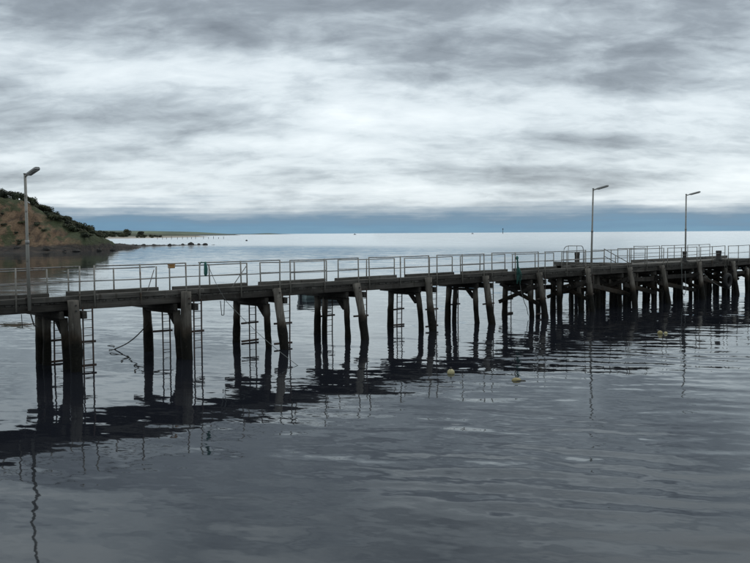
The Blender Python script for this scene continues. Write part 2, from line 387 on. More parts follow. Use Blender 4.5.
# ------------------------------------------------------------------ land
def sstep(a, b, x):
    t = max(0.0, min(1.0, (x - a) / (b - a))); return t * t * (3 - 2 * t)
def interp(x, pts):
    if x <= pts[0][0]: return pts[0][1]
    for (x0, y0), (x1, y1) in zip(pts, pts[1:]):
        if x <= x1: return y0 + (y1 - y0) * (x - x0) / (x1 - x0)
    return pts[-1][1]
SHORE = [(-240, 215), (-120, 225), (-98, 229), (-88, 231), (-82, 236), (-80, 250), (-79.5, 280), (-78, 318), (-70, 345)]
def land_h(x, y):
    y0 = interp(x, SHORE)
    t = y - y0 + 3.0 * (noise.noise(Vector((x * 0.07, y * 0.07, 1.0))))
    # the crest falls away towards the nose of the headland, whose flank runs back from the water
    xr = x + 0.36 * (y - 262)
    H = interp(xr, [(-240, 24), (-135, 19.0), (-112, 16.2), (-104, 14.6), (-97, 10.9), (-92, 8.7), (-88, 6.5), (-83, 4.4), (-79, 3.0), (-75, 2.2), (-71, 1.4), (-64, -0.6)])
    H += 0.7 * noise.noise(Vector((x * 0.12, y * 0.03, 4)))
    shelf = (1.1 * sstep(0, 6, t) + 0.9 * sstep(5, 12, t)) * (1 - 0.62 * sstep(-80, -74, xr) - 0.38 * sstep(-70, -63, xr)) - 0.6 * sstep(-70, -63, xr)
    gul = 2.4 * noise.noise(Vector((x * 0.20, y * 0.03, 7.0))) + 1.9 * abs(noise.noise(Vector((x * 0.42, y * 0.06, 2.0)))) + 0.7 * noise.noise(Vector((x * 1.1, y * 0.3, 5.0)))
    face = sstep(6, 28, t + gul * 1.6)
    h = shelf + max(0.0, H - 2.0) * face
    h += (0.35 * noise.noise(Vector((x * 0.4, y * 0.4, 3))) + 0.5 * noise.noise(Vector((x * 0.9, y * 0.25, 6))) * face) * sstep(1, 6, t)
    if t < 0: h = t * 0.25
    return h
def make_headland():
    b = MB(); xs = [-235 + 2.5 * i for i in range(40)] + [-135 + 0.8 * i for i in range(90)]; ys = [205 + 0.9 * j for j in range(85)] + [281.5 + 2.5 * j for j in range(40)]
    for y in ys:
        for x in xs: b.v.append((x, y, max(-1.2, land_h(x, y))))
    nx = len(xs)
    for j in range(len(ys) - 1):
        for i in range(nx - 1):
            b.f.append((j * nx + i, j * nx + i + 1, (j + 1) * nx + i + 1, (j + 1) * nx + i)); b.sm.append(True)
    tag(b.build('headland', M['cliff']), kind='structure')
make_headland()

def strip_land(name, mat, x0, x1, y0, y1, nx, ny, hf):
    b = MB()
    for j in range(ny + 1):
        for i in range(nx + 1):
            x = x0 + (x1 - x0) * i / nx; y = y0 + (y1 - y0) * j / ny
            b.v.append((x, y, hf(x, y, i / nx, j / ny)))
    for j in range(ny):
        for i in range(nx):
            a = j * (nx + 1) + i; b.f.append((a, a + 1, a + nx + 2, a + nx + 1)); b.sm.append(True)
    return tag(b.build(name, mat), kind='structure')
def coast_h(x, y, a, c):
    e = sstep(0, 0.15, c) * sstep(0.0, 0.3, 1 - a)
    return -0.6 + e * (2.2 + 4.5 * sstep(0.12, 0.6, c) + 1.6 * noise.noise(Vector((x * 0.02, y * 0.01, 3))))
strip_land('low_coast', M['coast'], -560, -262, 1050, 1500, 60, 16, coast_h)
def far_h(x, y, a, c):
    prof = sstep(0.0, 0.05, a) * (1 - 0.0) * interp(a, [(0, 19), (0.45, 21), (0.62, 20), (0.8, 15), (0.93, 7), (1, -1)])
    return -1 + sstep(0, 0.5, c) * (prof + 1.6 * noise.noise(Vector((x * 0.006, 2, 5))))
strip_land('far_hill', M['farhill'], -1500, -510, 2700, 3500, 90, 16, far_h)
def far2_h(x, y, a, c):
    return -1 + sstep(0, 0.4, c) * interp(a, [(0, 12), (0.5, 9), (0.7, 6), (0.8, 12), (0.86, 5), (1, -1)])
strip_land('far_shore', M['farhill'], -2300, -700, 8000, 8600, 60, 6, far2_h)

# rock shelf running out from the headland
def shelf_h(x, y, a, c):
    yc = 330 + (x + 104) * 1.2
    e = math.exp(-((y - yc) / 9.0) ** 2) * (1 - 0.55 * a)
    q = noise.noise(Vector((x * 0.45, y * 0.22, 9))) + 0.7 * noise.noise(Vector((x * 1.3, y * 0.6, 2)))
    return -0.42 + 1.15 * e * (1.15 - 0.3 * a) + 0.7 * q * e
strip_land('rock_shelf', M['stone'], -108, -68, 300, 390, 90, 70, shelf_h)

def rock_mesh(seed):
    random.seed(seed); b = MB(); b.ball((0, 0, 0.15), 1.0, 9, 6, (1.2, 1.0, 0.9), 0.2); return b.mesh('shore_rock', M['stone'])
rocks = [rock_mesh(k) for k in (3, 4, 5)]
random.seed(21)
rock_spots = [(-70.4, 366, 0.9), (-76.5, 366, 1.1), (-79, 362, 0.8), (-73.5, 368, 0.6), (-82, 352, 0.8), (-87, 347, 0.9), (-90, 343, 0.8), (-77, 241, 0.7), (-81, 234, 0.8),
              (-88, 231, 0.8), (-95, 229, 0.7), (-101, 228, 0.9), (-108, 227, 0.7), (-114, 226, 0.8), (-84, 233, 0.6), (-75, 247, 0.7), (-92, 340, 0.7)]
for i, (x, y, r) in enumerate(rock_spots):
    o = link('shore_rock', rocks[i % 3]); o.location = (x, y + (5 if 6 < i < 16 else 0), max(0.1, land_h(x, y + (5 if 6 < i < 16 else 0)) - 0.1)); o.scale = (r, r, r * random.uniform(0.7, 1.1)); o.rotation_euler = (0, 0, random.uniform(0, 6))
    lab = 'dark boulder standing alone in the water off the end of the rock shelf' if i == 0 else 'dark boulder lying along the shore rocks below the brown cliff'
    tag(o, lab, 'rock', None if i == 0 else 'boulders along the shore')

# ------------------------------------------------------------------ trees
def crown_mesh(seed, rx, rz, n, leaf, mat, lobes=5):
    rd = random.Random(seed); b = MB()
    L = []
    for k in range(lobes):
        a = rd.uniform(0, 6.28); q = rd.uniform(0.1, 0.62)
        L.append((Vector((rx * q * math.cos(a), rx * q * math.sin(a), rz * rd.uniform(0.45, 1.25))), rd.uniform(0.36, 0.58)))
    for _ in range(n):
        c, rr = rd.choice(L)
        dv = Vector((rd.gauss(0, 1), rd.gauss(0, 1), rd.gauss(0, 1))).normalized()
        p = c + Vector((dv.x * rx * rr, dv.y * rx * rr, dv.z * rz * rr)) * (rd.uniform(0.35, 1.0) ** 0.5)
        u = Vector((rd.gauss(0, 1), rd.gauss(0, 1), rd.gauss(0, 0.6))).normalized(); t = u.cross(dv)
        if t.length < 0.05: continue
        t.normalize(); s_ = leaf * rd.uniform(0.6, 1.3); i0 = len(b.v)
        b.v += [p - u * s_, p - t * s_ * 0.55, p + u * s_, p + t * s_ * 0.55 + dv * s_ * 0.2]
        b.f.append((i0, i0 + 1, i0 + 2, i0 + 3)); b.sm.append(False)
    return b.mesh('crown', mat)
def trunk_mesh(seed, h, r):
    rd = random.Random(seed); b = MB()
    top = Vector((rd.uniform(-.3, .3), rd.uniform(-.3, .3), h))
    b.tube([Vector((0, 0, -0.6)), top * 0.5 + Vector((rd.uniform(-.15, .15), 0, 0)), top], r, 7, [1.2, 0.9, 0.6])
    for k in range(4):
        a = rd.uniform(0, 6.28); e = top + Vector((math.cos(a) * h * 0.45, math.sin(a) * h * 0.45, h * rd.uniform(0.25, 0.6)))
        b.tube([top * rd.uniform(0.55, 0.95), (top + e) / 2, e], r * 0.55, 5, [1, 0.7, 0.35])
    return b.mesh('trunk', M['trunk'])
def proto(name, cm, tm):
    e = empty(name); link('trunk', tm, e); link('crown', cm, e); return e
T = [proto('coastal_tree', crown_mesh(1, 2.7, 1.9, 900, 0.26, M['leaf'], 7), trunk_mesh(1, 1.4, 0.2)),
     proto('coastal_tree', crown_mesh(2, 2.3, 2.1, 850, 0.26, M['leaf'], 6), trunk_mesh(2, 1.7, 0.2)),
     proto('coastal_tree', crown_mesh(3, 3.2, 2.0, 1000, 0.28, M['leaf2'], 8), trunk_mesh(3, 1.3, 0.22))]
S_ = [proto('coastal_shrub', crown_mesh(5, 1.5, 0.85, 420, 0.2, M['leaf'], 5), trunk_mesh(5, 0.4, 0.08)),
      proto('coastal_shrub', crown_mesh(6, 1.8, 0.8, 420, 0.2, M['leaf2'], 5), trunk_mesh(6, 0.4, 0.08))]
used = set()
def plant(p, x, y, zz, k, label, cat, group):
    o = p if id(p) not in used else copy_tree(p); used.add(id(p))
    o.location = (x, y, zz); o.scale = (k, k, k * random.uniform(0.85, 1.15)); o.rotation_euler = (0, 0, random.uniform(0, 6.28))
    tag(o, label, cat, group)
random.seed(5)
# crest of the headland, thickest along the top edge
for i in range(46):
    x = -133 + i * 1.15 + random.uniform(-1, 1)
    y = interp(x, SHORE) + random.uniform(24, 36)
    if land_h(x, y) < 3: continue
    big = x < -97
    plant(random.choice(T), x, y, land_h(x, y) - 0.3, random.uniform(0.5, 0.95) * (1.0 if big else 0.72),
          'dark rounded tree in the row along the crest of the brown cliff', 'tree', 'trees along the cliff crest')
ns = 0
for i in range(900):
    y = random.uniform(246, 305); q = random.uniform(34, 106); x = (q - 375) / 880 * y; hh = land_h(x, y)
    if hh < 2.2 or 235 - (hh - 4.5) * 880 / y > 206 + (q - 35) * 0.66 or ns > 125: continue
    ns += 1
    plant(random.choice(S_), x, y, hh - 0.15, random.uniform(0.7, 1.4),
          'low dark shrub on the scrubby flank beside the bare cliff', 'shrub', 'shrubs on the headland flank')
for i in range(16):
    x = random.uniform(-111, -90); y = interp(x, SHORE) + random.uniform(9, 19)
    plant(random.choice(S_), x, y, land_h(x, y) - 0.2, random.uniform(0.4, 0.8),
          'small green shrub clinging to the bare cliff face', 'shrub', 'shrubs on the cliff face')
for (x, y, k) in [(-96.5, 300, 1.0), (-99.5, 306, 0.9), (-94.5, 301, 0.7), (-101, 298, 0.8)]:
    plant(T[1], x, y, land_h(x, y), k, 'separate dark tree standing where the headland drops to the shore', 'tree', 'trees at the foot of the headland')
for i in range(44):
    x = random.uniform(-385, -290); y = random.uniform(1130, 1250); a = (x + 560) / 298; c = (y - 1050) / 450
    plant(random.choice(T), x, y, coast_h(x, y, a, c) - 1, random.uniform(1.3, 2.5) * (1.0 if x < -330 else 0.6),
          'tiny dark tree on the low coast beyond the sandy beach', 'tree', 'trees on the far low coast')

# ------------------------------------------------------------------ jetty
jetty = pthing('timber_jetty', 0, 0, 0, 'long weathered grey timber jetty on piles crossing the calm water', 'jetty')
S0, S1 = -9.0, 58.0
BENT = [-8.55, -4.3, -0.09, 4.17, 8.25, 12.5, 17.0, 21.15, 25.6, 30.2, 34.7, 38.6, 43.6, 48.7, 53.0, 57.3]
random.seed(11)
# deck planks, one by one
NP = 296; pitch = (S1 - S0) / NP
pl = []
for k in range(5):
    pl.append(MB().timber((0, 0.03 + random.uniform(0, .03), 0), (0, 2.05 - random.uniform(0, .03), 0), pitch - 0.018, 0.06, 3, 0.006, 0.003).mesh('deck_plank', M['plank']))
for i in range(NP):
    o = link('deck_plank', pl[i % 5], jetty); o.location = (S0 + pitch * (i + 0.5), random.uniform(-.012, .012), 2.275 + random.uniform(-.006, .006))
# stringers: outer pair and an inner one, lengths butted over the bents
for wv in (0.10, 1.04, 1.98):
    for a, b_ in zip(BENT, BENT[1:]):
        dz = random.uniform(-.012, .012); dw = random.uniform(-.012, .012)
        MB().timber((a + 0.004, wv + dw, 2.13 + dz), (b_ - 0.004, wv + dw, 2.13 + dz), 0.17, 0.22, 6, 0.02, 0.006).build('stringer', M['beam'], jetty)
# kerbs: continuous on the lamp side, broken at each ladder on the other side
for a, b_ in zip(BENT, BENT[1:]):
    dz = random.uniform(-.01, .012); dw = random.uniform(-.015, .01)
    MB().timber((a + 0.9, 0.06 + dw, 2.408 + dz), (min(b_ + 0.89, S1 - .1), 0.06 + dw, 2.408 + dz), 0.20, 0.185, 6, 0.02, 0.006).build('kerb', M['kerb'], jetty)
    if a < 35:
        MB().timber((a + 0.80, 2.03 + dw, 2.408 + dz), (b_ + 0.12, 2.03 + dw, 2.408 + dz), 0.18, 0.185, 6, 0.02, 0.006).build('kerb', M['kerb'], jetty)

def pile(points, r, parent, name='pile', mat='pile', rings=14):
    pts = [Vector(p) for p in points]
    a, b_ = pts[0], pts[-1]; path = []; sc_ = []
    bow = Vector((random.uniform(-.06, .06), random.uniform(-.06, .06), 0))
    for i in range(rings + 1):
        t = i / rings
        p = a.lerp(b_, t) if len(pts) == 2 else (a.lerp(pts[1], t * 2) if t < .5 else pts[1].lerp(b_, t * 2 - 1))
        path.append(p + bow * math.sin(math.pi * t)); sc_.append(1.0 + 0.05 * math.sin(t * 9 + r * 50) + random.uniform(-.04, .04) - 0.10 * (1 - t))
    return MB().tube(path, r, 12, sc_, 0.010).build(name, M[mat], parent)

def bent(n, s):
    rk = {0: 0, 1: 0, 2: 0.02, 3: 0.12}.get(n, random.uniform(0.45, 0.66))
    # outer raked pile in front of the stringer, up to deck level
    pile([(s - 0.02, -0.24, 2.36 if n % 3 else 2.44), (s + random.uniform(-.04, .08), -0.26 - rk, -1.2)], 0.212 if n < 4 else random.uniform(0.168, 0.19), jetty)
    for zb in (2.02, 2.2):
        MB().tube([(s - 0.02, -0.44, zb), (s - 0.02, -0.475, zb)], 0.032, 6).build('bolt', M['iron'], jetty)
    # inner pile
    wa = 0.42 if n > 2 else 0.5
    pile([(s - 0.03, wa, 1.72), (s + 0.02, wa - random.uniform(.05, .3), -1.2)], 0.14, jetty)
    rear = {2: (2.52, 1.95), 3: (2.70,), 4: (2.5,), 5: (2.35, 1.85), 6: (2.2,), 7: (2.15, 1.75), 8: (2.0,)}.get(n, (2.1, 1.5))
    for k, wr in enumerate(rear):
        pile([(s + 0.03 * k, wr, 1.96), (s + random.uniform(-.08, .05), wr + (0.02 if n < 4 else random.uniform(0.0, 0.12)), -1.2)], (0.19 if n < 4 else 0.165) - 0.035 * k, jetty)
    # paired cap beams either side of the piles
    e = max(rear) + 0.42
    for sg in (-1, 1):
        MB().timber((s + sg * 0.30, -0.42 if sg > 0 else 0.02, 1.87), (s + sg * 0.30, e, 1.87 + random.uniform(-.03, .02)), 0.15, 0.25, 4, 0.015, 0.006).build('cap_beam', M['cap'], jetty)
    # knee under the cap
    MB().timber((s, wa + 0.12, 1.25), (s, wa + 0.62, 1.74), 0.16, 0.17, 2, 0.015, 0.004, up=Vector((1, 0, 0))).build('knee_brace', M['brace'], jetty)
    MB().timber((s, wa - 0.05, 1.65), (s, max(rear) - .1, 1.65), 0.2, 0.12, 2, 0.015, 0.004).build('packing_beam', M['cap'], jetty)
    if n >= 8:
        for (z0, z1, ds) in ((1.72, 0.72, -0.44), (0.72, 1.72, -0.34)):
            MB().timber((s + ds, -0.45, z0), (s + ds, max(rear) + 0.1, z1), 0.09, 0.2, 2, 0.012, 0.004).build('cross_brace', M['brace'], jetty)
for n, s in enumerate(BENT): bent(n, s)
# extra fender and support piles where the jetty thickens towards its head
for (s, w_, zt) in [(27.4, 1.6, 1.9), (28.7, 2.2, 1.9), (31.8, 1.9, 1.9), (32.9, 0.9, 1.9), (36.2, 1.9, 1.9), (37.3, 0.8, 1.9), (40.6, 1.3, 1.9), (41.6, 2.0, 1.9),
                    (45.2, 0.2, 1.35), (46.0, 0.5, 1.4), (47.6, -0.2, 1.9), (44.4, 1.6, 1.9), (39.6, 0.4, 1.9), (36.6, 1.2, 1.9), (33.8, 1.6, 1.9), (29.2, 1.0, 1.9), (49.6, 1.2, 1.9), (50.6, 0.6, 1.9), (51.2, -0.2, 1.75), (52.0, 0.3, 1.9), (54.4, -0.2, 1.8)]:
    pile([(s, w_, zt), (s + random.uniform(-.15, .15), w_ + random.uniform(-.1, .1), -1.2)], random.uniform(0.11, 0.16), jetty)
for (a, b_) in [((30.2, -0.05, 1.55), (34.7, -0.05, 0.75)), ((34.9, 0.1, 1.6), (38.5, 0.1, 1.5)), ((34.7, 0.15, 1.3), (38.6, 0.15, 0.6)), ((38.6, -0.05, 1.6), (43.6, -0.05, 1.55)), ((38.6, 0.0, 1.25), (43.5, 0.0, 0.55)),
                ((43.6, 0.0, 1.45), (48.6, 0.0, 0.5)), ((48.7, 0, 1.5), (53, 0, 1.45)), ((26.0, 2.2, 1.4), (30.2, 2.2, 1.3)), ((30.3, 2.2, 0.95), (34.7, 2.2, 1.0)), ((38.6, 2.2, 1.1), (48.7, 2.2, 1.05))]:
    MB().timber(a, b_, 0.12, 0.26, 3, 0.015, 0.006).build('waling', M['brace'], jetty)

# ------------------------------------------------------------------ jetty head behind the outer end
head = pthing('jetty_head', 37, 2.2, 0, 'wider timber landing stage joined behind the outer end of the jetty', 'landing stage')
def hp(s, w_, z_): return (s - 37, w_ - 2.2, z_)
hA = MB().timber((0, 0.02, 0), (0, 4.6, 0), 0.20, 0.06, 3, 0.006, 0.003).mesh('deck_plank', M['plank'])
hB = MB().timber((0, 0.02, 0), (0, 2.4, 0), 0.20, 0.06, 3, 0.006, 0.003).mesh('deck_plank', M['plank'])
for i in range(96):
    s = 0.12 + i * 0.218
    o = link('deck_plank', hA if s < 6 else hB, head); o.location = (s, random.uniform(-.01, .01), 2.275 + random.uniform(-.006, .006))
for (a, b_) in [((37, 3.6), (58, 3.6)), ((37, 4.5), (58, 4.5)), ((37, 5.7), (43, 5.7)), ((37, 6.7), (43, 6.7))]:
    MB().timber(hp(*a, 2.11), hp(*b_, 2.11), 0.17, 0.26, 6, 0.02, 0.006).build('stringer', M['beam'], head)
MB().timber(hp(37.1, 2.25, 2.41), hp(37.1, 6.8, 2.41), 0.2, 0.19, 5, 0.02, 0.006).build('kerb', M['kerb'], head)
MB().timber(hp(43.2, 4.52, 2.41), hp(58, 4.52, 2.41), 0.2, 0.19, 8, 0.02, 0.006).build('kerb', M['kerb'], head)
for s in (37.3, 39.3, 41.2, 43.0, 45.4, 47.8, 50.3, 53, 56):
    for w_ in ((3.5, 4.6, 5.7, 6.7) if s < 43.5 else (3.4, 4.5)):
        pile([hp(s + random.uniform(-.25, .25), w_, 2.0), hp(s + random.uniform(-.3, .3), w_ + random.uniform(-.1, .1), -1.2)], random.uniform(0.12, 0.17), head, rings=8)
    wm = 6.9 if s < 43.5 else 4.8
    MB().timber(hp(s + 0.22, 2.3, 1.85), hp(s + 0.22, wm, 1.85), 0.15, 0.25, 3, 0.015, 0.006).build('cap_beam', M['cap'], head)
    MB().timber(hp(s - 0.24, 2.5, 1.7), hp(s - 0.24, wm - .2, 0.7), 0.09, 0.2, 2, 0.012, 0.004).build('cross_brace', M['brace'], head)
    if s > 40:
        MB().timber(hp(s - 0.14, 2.5, 0.7), hp(s - 0.14, wm - .2, 1.7), 0.09, 0.2, 2, 0.012, 0.004).build('cross_brace', M['brace'], head)

# ------------------------------------------------------------------ railings
def railing(name, ss, w_, top, mid, foot, label, group, lean=0.0, extra=None):
    s0 = ss[0]; e = pthing(name, s0, w_, foot, label, 'railing', group)
    dz0, dz1 = random.uniform(-.02, .02), random.uniform(-.02, .02); L = ss[-1] - s0
    for s in ss:
        t = (s - s0) / L; zt = top + dz0 + (dz1 - dz0) * t
        q = random.uniform(-.035, .035)
        MB().tube([(s - s0, 0, 0), (s - s0 + q, lean, zt - foot + 0.02)], 0.028, 8).build('post', M['post'], e)
    for zz, r in ((top, 0.021), (mid, 0.018)):
        n = 6
        MB().tube([(L * i / n, lean + 0.035 + random.uniform(-.006, .006), zz - foot + dz0 + (dz1 - dz0) * i / n - 0.012 * math.sin(math.pi * i / n)) for i in range(n + 1)], r, 8).build('rail', M['rail'], e)
    if extra:
        for (a, b_) in extra: MB().tube([a, b_], 0.018, 6).build('brace_rod', M['rail'], e)
    return e
FR = 'railing panels on the lamp side of the jetty'; BR = 'railing panels on the side of the jetty without lamp posts'
ORD = ['first', 'second', 'third', 'fourth', 'fifth', 'sixth', 'seventh', 'eighth', 'ninth']
FL = 'weathered grey pipe railing panel on the lamp side of the jetty'; BL = 'weathered pipe railing panel on the side of the jetty without lamp posts'
fpan = [[-8.0, -6.2, -4.3], [-3.7, -1.9, 0.2], [0.73, 2.45, 4.27], [4.82, 6.68, 8.52], [9.06, 10.86, 12.77], [13.41, 15.33, 17.21], [17.76, 19.58, 21.21], [21.84, 23.75, 25.74], [26.32, 28.38, 30.25],
        [30.87, 32.88, 34.70], [34.95, 37.0, 39.06], [39.6, 41.4, 43.6], [44.1, 45.8, 47.75], [48.3, 49.9, 51.75], [52.4, 54.2, 56.0]]
for k, p in enumerate(fpan):
    lab, g = FL, FR
    if k == 1: lab, g = 'pipe railing panel beside the lamp post that stands nearest the cliff', None
    if k == 7: lab, g = 'pipe railing panel with green rope tied to its middle post', None
    if k == 3: lab, g = 'pipe railing panel with a dark green net bag hanging on it', None
    if k in (2, 4, 5, 6, 8): lab = '%s pipe railing panel past the cliff-side lamp post, on the lamp side' % ORD[k - 2]; g = FR
    if k == 9: lab = 'pipe railing panel starting at the leaning lamp post by the grab rail'; g = FR
    if k == 10: lab = 'pipe railing panel on the lamp side midway between the two farther lamp posts'; g = FR
    if k == 11: lab = 'pipe railing panel in front of the straight lamp post near the jetty head'; g = FR
    if k == 12: lab = 'pipe railing panel running from the straight lamp post to the squat bollard'; g = FR
    if k == 13: lab = 'pipe railing panel just past the squat black bollard on the lamp side'; g = FR
    if k in (0, 14): continue
    railing('safety_railing', p, -0.075, 3.45, 2.95, 2.08, lab, g)
bpan = [[-8.0, -6.0, -4.2], [-3.5, -1.6, 0.05], [0.81, 2.54, 4.26], [4.86, 6.67, 8.48], [9.17, 10.98, 12.8], [13.5, 15.25, 17.09], [17.8, 19.56, 21.29], [21.95, 23.5, 25.65], [26.3, 28.42, 30.23], [31.04, 33.4, 35.6]]
for k, p in enumerate(bpan):
    lab, g, ex = BL, BR, None
    if k == 3: ex = [((3.6, 0.03, 0.85), (2.6, -0.35, 0.02))]; lab, g = 'pipe railing panel braced by a slanting rod and carrying a small orange box', None
    if k == 2: ex = [((3.4, 0.03, 0.85), (2.9, -0.3, 0.02))]; lab, g = 'pipe railing panel with one short slanting brace rod at its end', None
    if k == 1: lab = 'pipe railing panel opposite the cliff-side lamp post, across the jetty deck'
    if k > 3: lab = '%s railing panel beyond the orange box, on the side without lamp posts' % ORD[k - 4]
    if k == 0: continue
    railing('safety_railing', p, 2.09, 3.29, 2.86, 2.31, lab, g, extra=ex)
HR = 'railing panels on the landing stage'; HL = 'pipe railing panel along the edge of the landing stage'
for k, p in enumerate(([43.4, 45.2, 47.0], [47.3, 49.2, 51.0], [51.3, 53.2, 55.0])):
    railing('safety_railing', p, 4.5, 3.45, 2.95, 2.31, '%s railing panel along the landing stage edge, counted from the straight lamp post' % ORD[k], HR)
for p in ([37.6, 39.2, 41.0],):
    railing('safety_railing', p, 2.3, 3.42, 2.95, 2.31, 'pipe railing panel between the jetty and its landing stage', None)
# sloping handrail of the steps on the head
e = pthing('stair_handrail', 37.4, 3.2, 2.31, 'sloping pipe handrail leading down the steps at the landing stage', 'handrail')
for zz in (1.08, 0.62): MB().tube([(0, 0, zz), (3.2, 0, zz - 1.02)], 0.024, 6).build('rail', M['rail'], e)
for s, zz in ((0.05, 1.1), (1.4, 0.65)): MB().tube([(s, 0, 0), (s, 0, zz)], 0.03, 6).build('post', M['post'], e)
# grab hoop
hoop = pthing('grab_rail', 31.6, 2.35, 2.31, 'raised rounded pipe grab rail above the jetty side by the second lamp post', 'grab rail')
MB().tube([(0, 0, 0), (0, 0, 0.95), (0.06, 0, 1.2), (0.25, 0, 1.33), (0.5, 0, 1.36), (1.9, 0, 1.34), (2.05, 0, 1.25), (2.1, 0, 1.1), (2.1, 0, 0)], 0.022, 8).build('hoop', M['rail'], hoop)
for s in (0.5, 1.4): MB().tube([(s, 0, 0), (s, 0, 1.35)], 0.02, 6).build('post', M['post'], hoop)

# ------------------------------------------------------------------ ladders
def ladder(s, w_, ztop, label, group, bz, rear=False):
    e = pthing('steel_ladder', s, w_, -0.6, label, 'ladder', group)
    H = ztop + 0.6; wd = random.uniform(0.30, 0.36); ln = random.uniform(-.05, .05); ln2 = random.uniform(-.03, .06)
    for x in (0, wd):
        MB().timber((x + ln, ln2, 0), (x, 0, H), 0.05, 0.035, 4, 0.006, 0.003, up=Vector((0, 1, 0))).build('side_rail', M['ladder'], e)
    k = 0; zz = 0.12
    while zz < H - 0.1:
        t = 1 - zz / H
        if random.random() > 0.04:
            MB().tube([(ln * t, ln2 * t, zz), (wd + ln * t, ln2 * t, zz + random.uniform(-.015, .015))], 0.013, 6).build('rung', M['ladder'], e)
        zz += 0.27
    for b in bz:
        MB().timber((-0.42, 0.02 if not rear else -0.02, b + 0.6), (wd + 0.1, 0.02 if not rear else -0.02, b + 0.6 + random.uniform(-.02, .02)), 0.07, 0.075, 1, 0.008).build('bracket', M['ladder'], e)
GF = 'ladders on the lamp side of the jetty'; GB = 'ladders on the side of the jetty without lamp posts'
for n in range(2, 10):
    s = BENT[n]
    ladder(s + 0.36, -0.13, 2.12, '%s rusty ladder past the cliff-side lamp post, on the lamp side of the jetty' % ORD[n - 2], GF, (0.95,) if n % 2 else (0.95, 0.15))
for n in range(2, 10):
    s = BENT[n]
    ladder(s + 0.40, 2.2, 2.3, '%s rusty ladder past the cliff-side lamp post, on the side without lamp posts' % ORD[n - 2], GB, (0.80,) if n % 2 else (0.80, 0.05), True)

# ------------------------------------------------------------------ lamp posts
def lamp(s, zfoot, ztop, w_, lean, label):
    e = pthing('lamp_post', s, w_, zfoot, label, 'lamp post')
    H = ztop - zfoot; lx = lean
    pole = MB().tube([(0, 0, 0), (lx * .5, 0, H * .5), (lx * .52, 0, H * .52), (lx, 0, H)], 0.054, 10, [1.0, 1.0, 0.84, 0.80]).build('pole', M['pole'], e)
    MB().tube([(lx * .5, 0, H * .5 - .04), (lx * .52, 0, H * .52)], 0.063, 10).build('collar', M['lamp'], pole)
    MB().tube([(lx, 0, H), (lx, 0, H + .03)], 0.056, 10).build('cap', M['lamp'], pole)
    for zc in (0.10, 0.40): MB().timber((-0.1, 0.05, zc), (0.1, 0.05, zc), 0.04, 0.07, 1, 0.006).build('mounting_clamp', M['ladder'], e)
    tilt = R(12); dv = Vector((0, -math.cos(tilt), math.sin(tilt)))
    a = Vector((lx, 0, H - .07))
    MB().tube([a, a + dv * 0.30], 0.032, 8).build('arm', M['pole'], e)
    # tapering box luminaire
    b = MB(); st = a + dv * 0.22
    prof = [(-0.085, -0.04), (0.085, -0.04), (0.095, -0.015), (0.085, 0.03), (0.05, 0.05), (-0.05, 0.05), (-0.085, 0.03), (-0.095, -0.015)]
    b.sweep([st, st + dv * 0.05, st + dv * 0.7, st + dv * 0.76], prof, scales=[0.7, 0.95, 1.05, 0.85])
    hd = b.build('lamp_head', M['lamp'], e)
    dn = Vector((0, -math.sin(tilt), -math.cos(tilt)))
    c0 = st + dv * 0.1 + dn * 0.046; c1 = st + dv * 0.68 + dn * 0.046
    MB().timber(c0, c1, 0.14, 0.03, 1, 0.008).build('diffuser', M['diffuser'], hd)
lamp(-1.5, 2.1, 6.43, -0.12, -0.02, 'tall lamp post bolted to the jetty edge with the brown cliff behind it')
lamp(30.71, 2.1, 6.95, -0.12, 0.16, 'leaning lamp post bolted to the jetty edge beside the raised grab rail')
lamp(42.6, 2.3, 6.95, 0.25, 0.0, 'straight lamp post standing behind a black bollard near the jetty head')

# ------------------------------------------------------------------ bollards
def bollard(s, w_, zb, h, r, label, mat='iron'):
    e = pthing('bollard', s, w_, zb, label, 'bollard')
    MB().tube([(0, 0, 0), (0, 0, 0.06), (0, 0, 0.1), (0, 0, h * .7), (0, 0, h * .86), (0, 0, h)], r, 12, [1.15, 1.15, 0.95, 0.95, 1.05, 0.98]).build('shaft', M[mat], e)
    MB().timber((-r * 1.35, 0, 0.02), (r * 1.35, 0, 0.02), r * 2.7, 0.05, 1, 0.01).build('base_plate', M['iron'], e)
bollard(37.5, 5.3, 2.31, 0.85, 0.17, 'weathered brown timber bollard on the landing stage by the second lamp post', 'cap')
bollard(42.2, 0.1, 2.5, 0.68, 0.14, 'black bollard on the kerb right beside the straight lamp post')
bollard(47.15, 0.1, 2.5, 0.64, 0.19, 'squat black bollard on the kerb past the last lamp post')
tag(MB().ball((0, 0, 0.12), 0.2, 10, 6, (1.2, 1, 0.75), 0.12).build('rope_heap', M['rope_dark']), 'small dark heap of rope lying on the jetty past the second lamp post', 'rope').location = W(32.0, 2.0, 2.32)

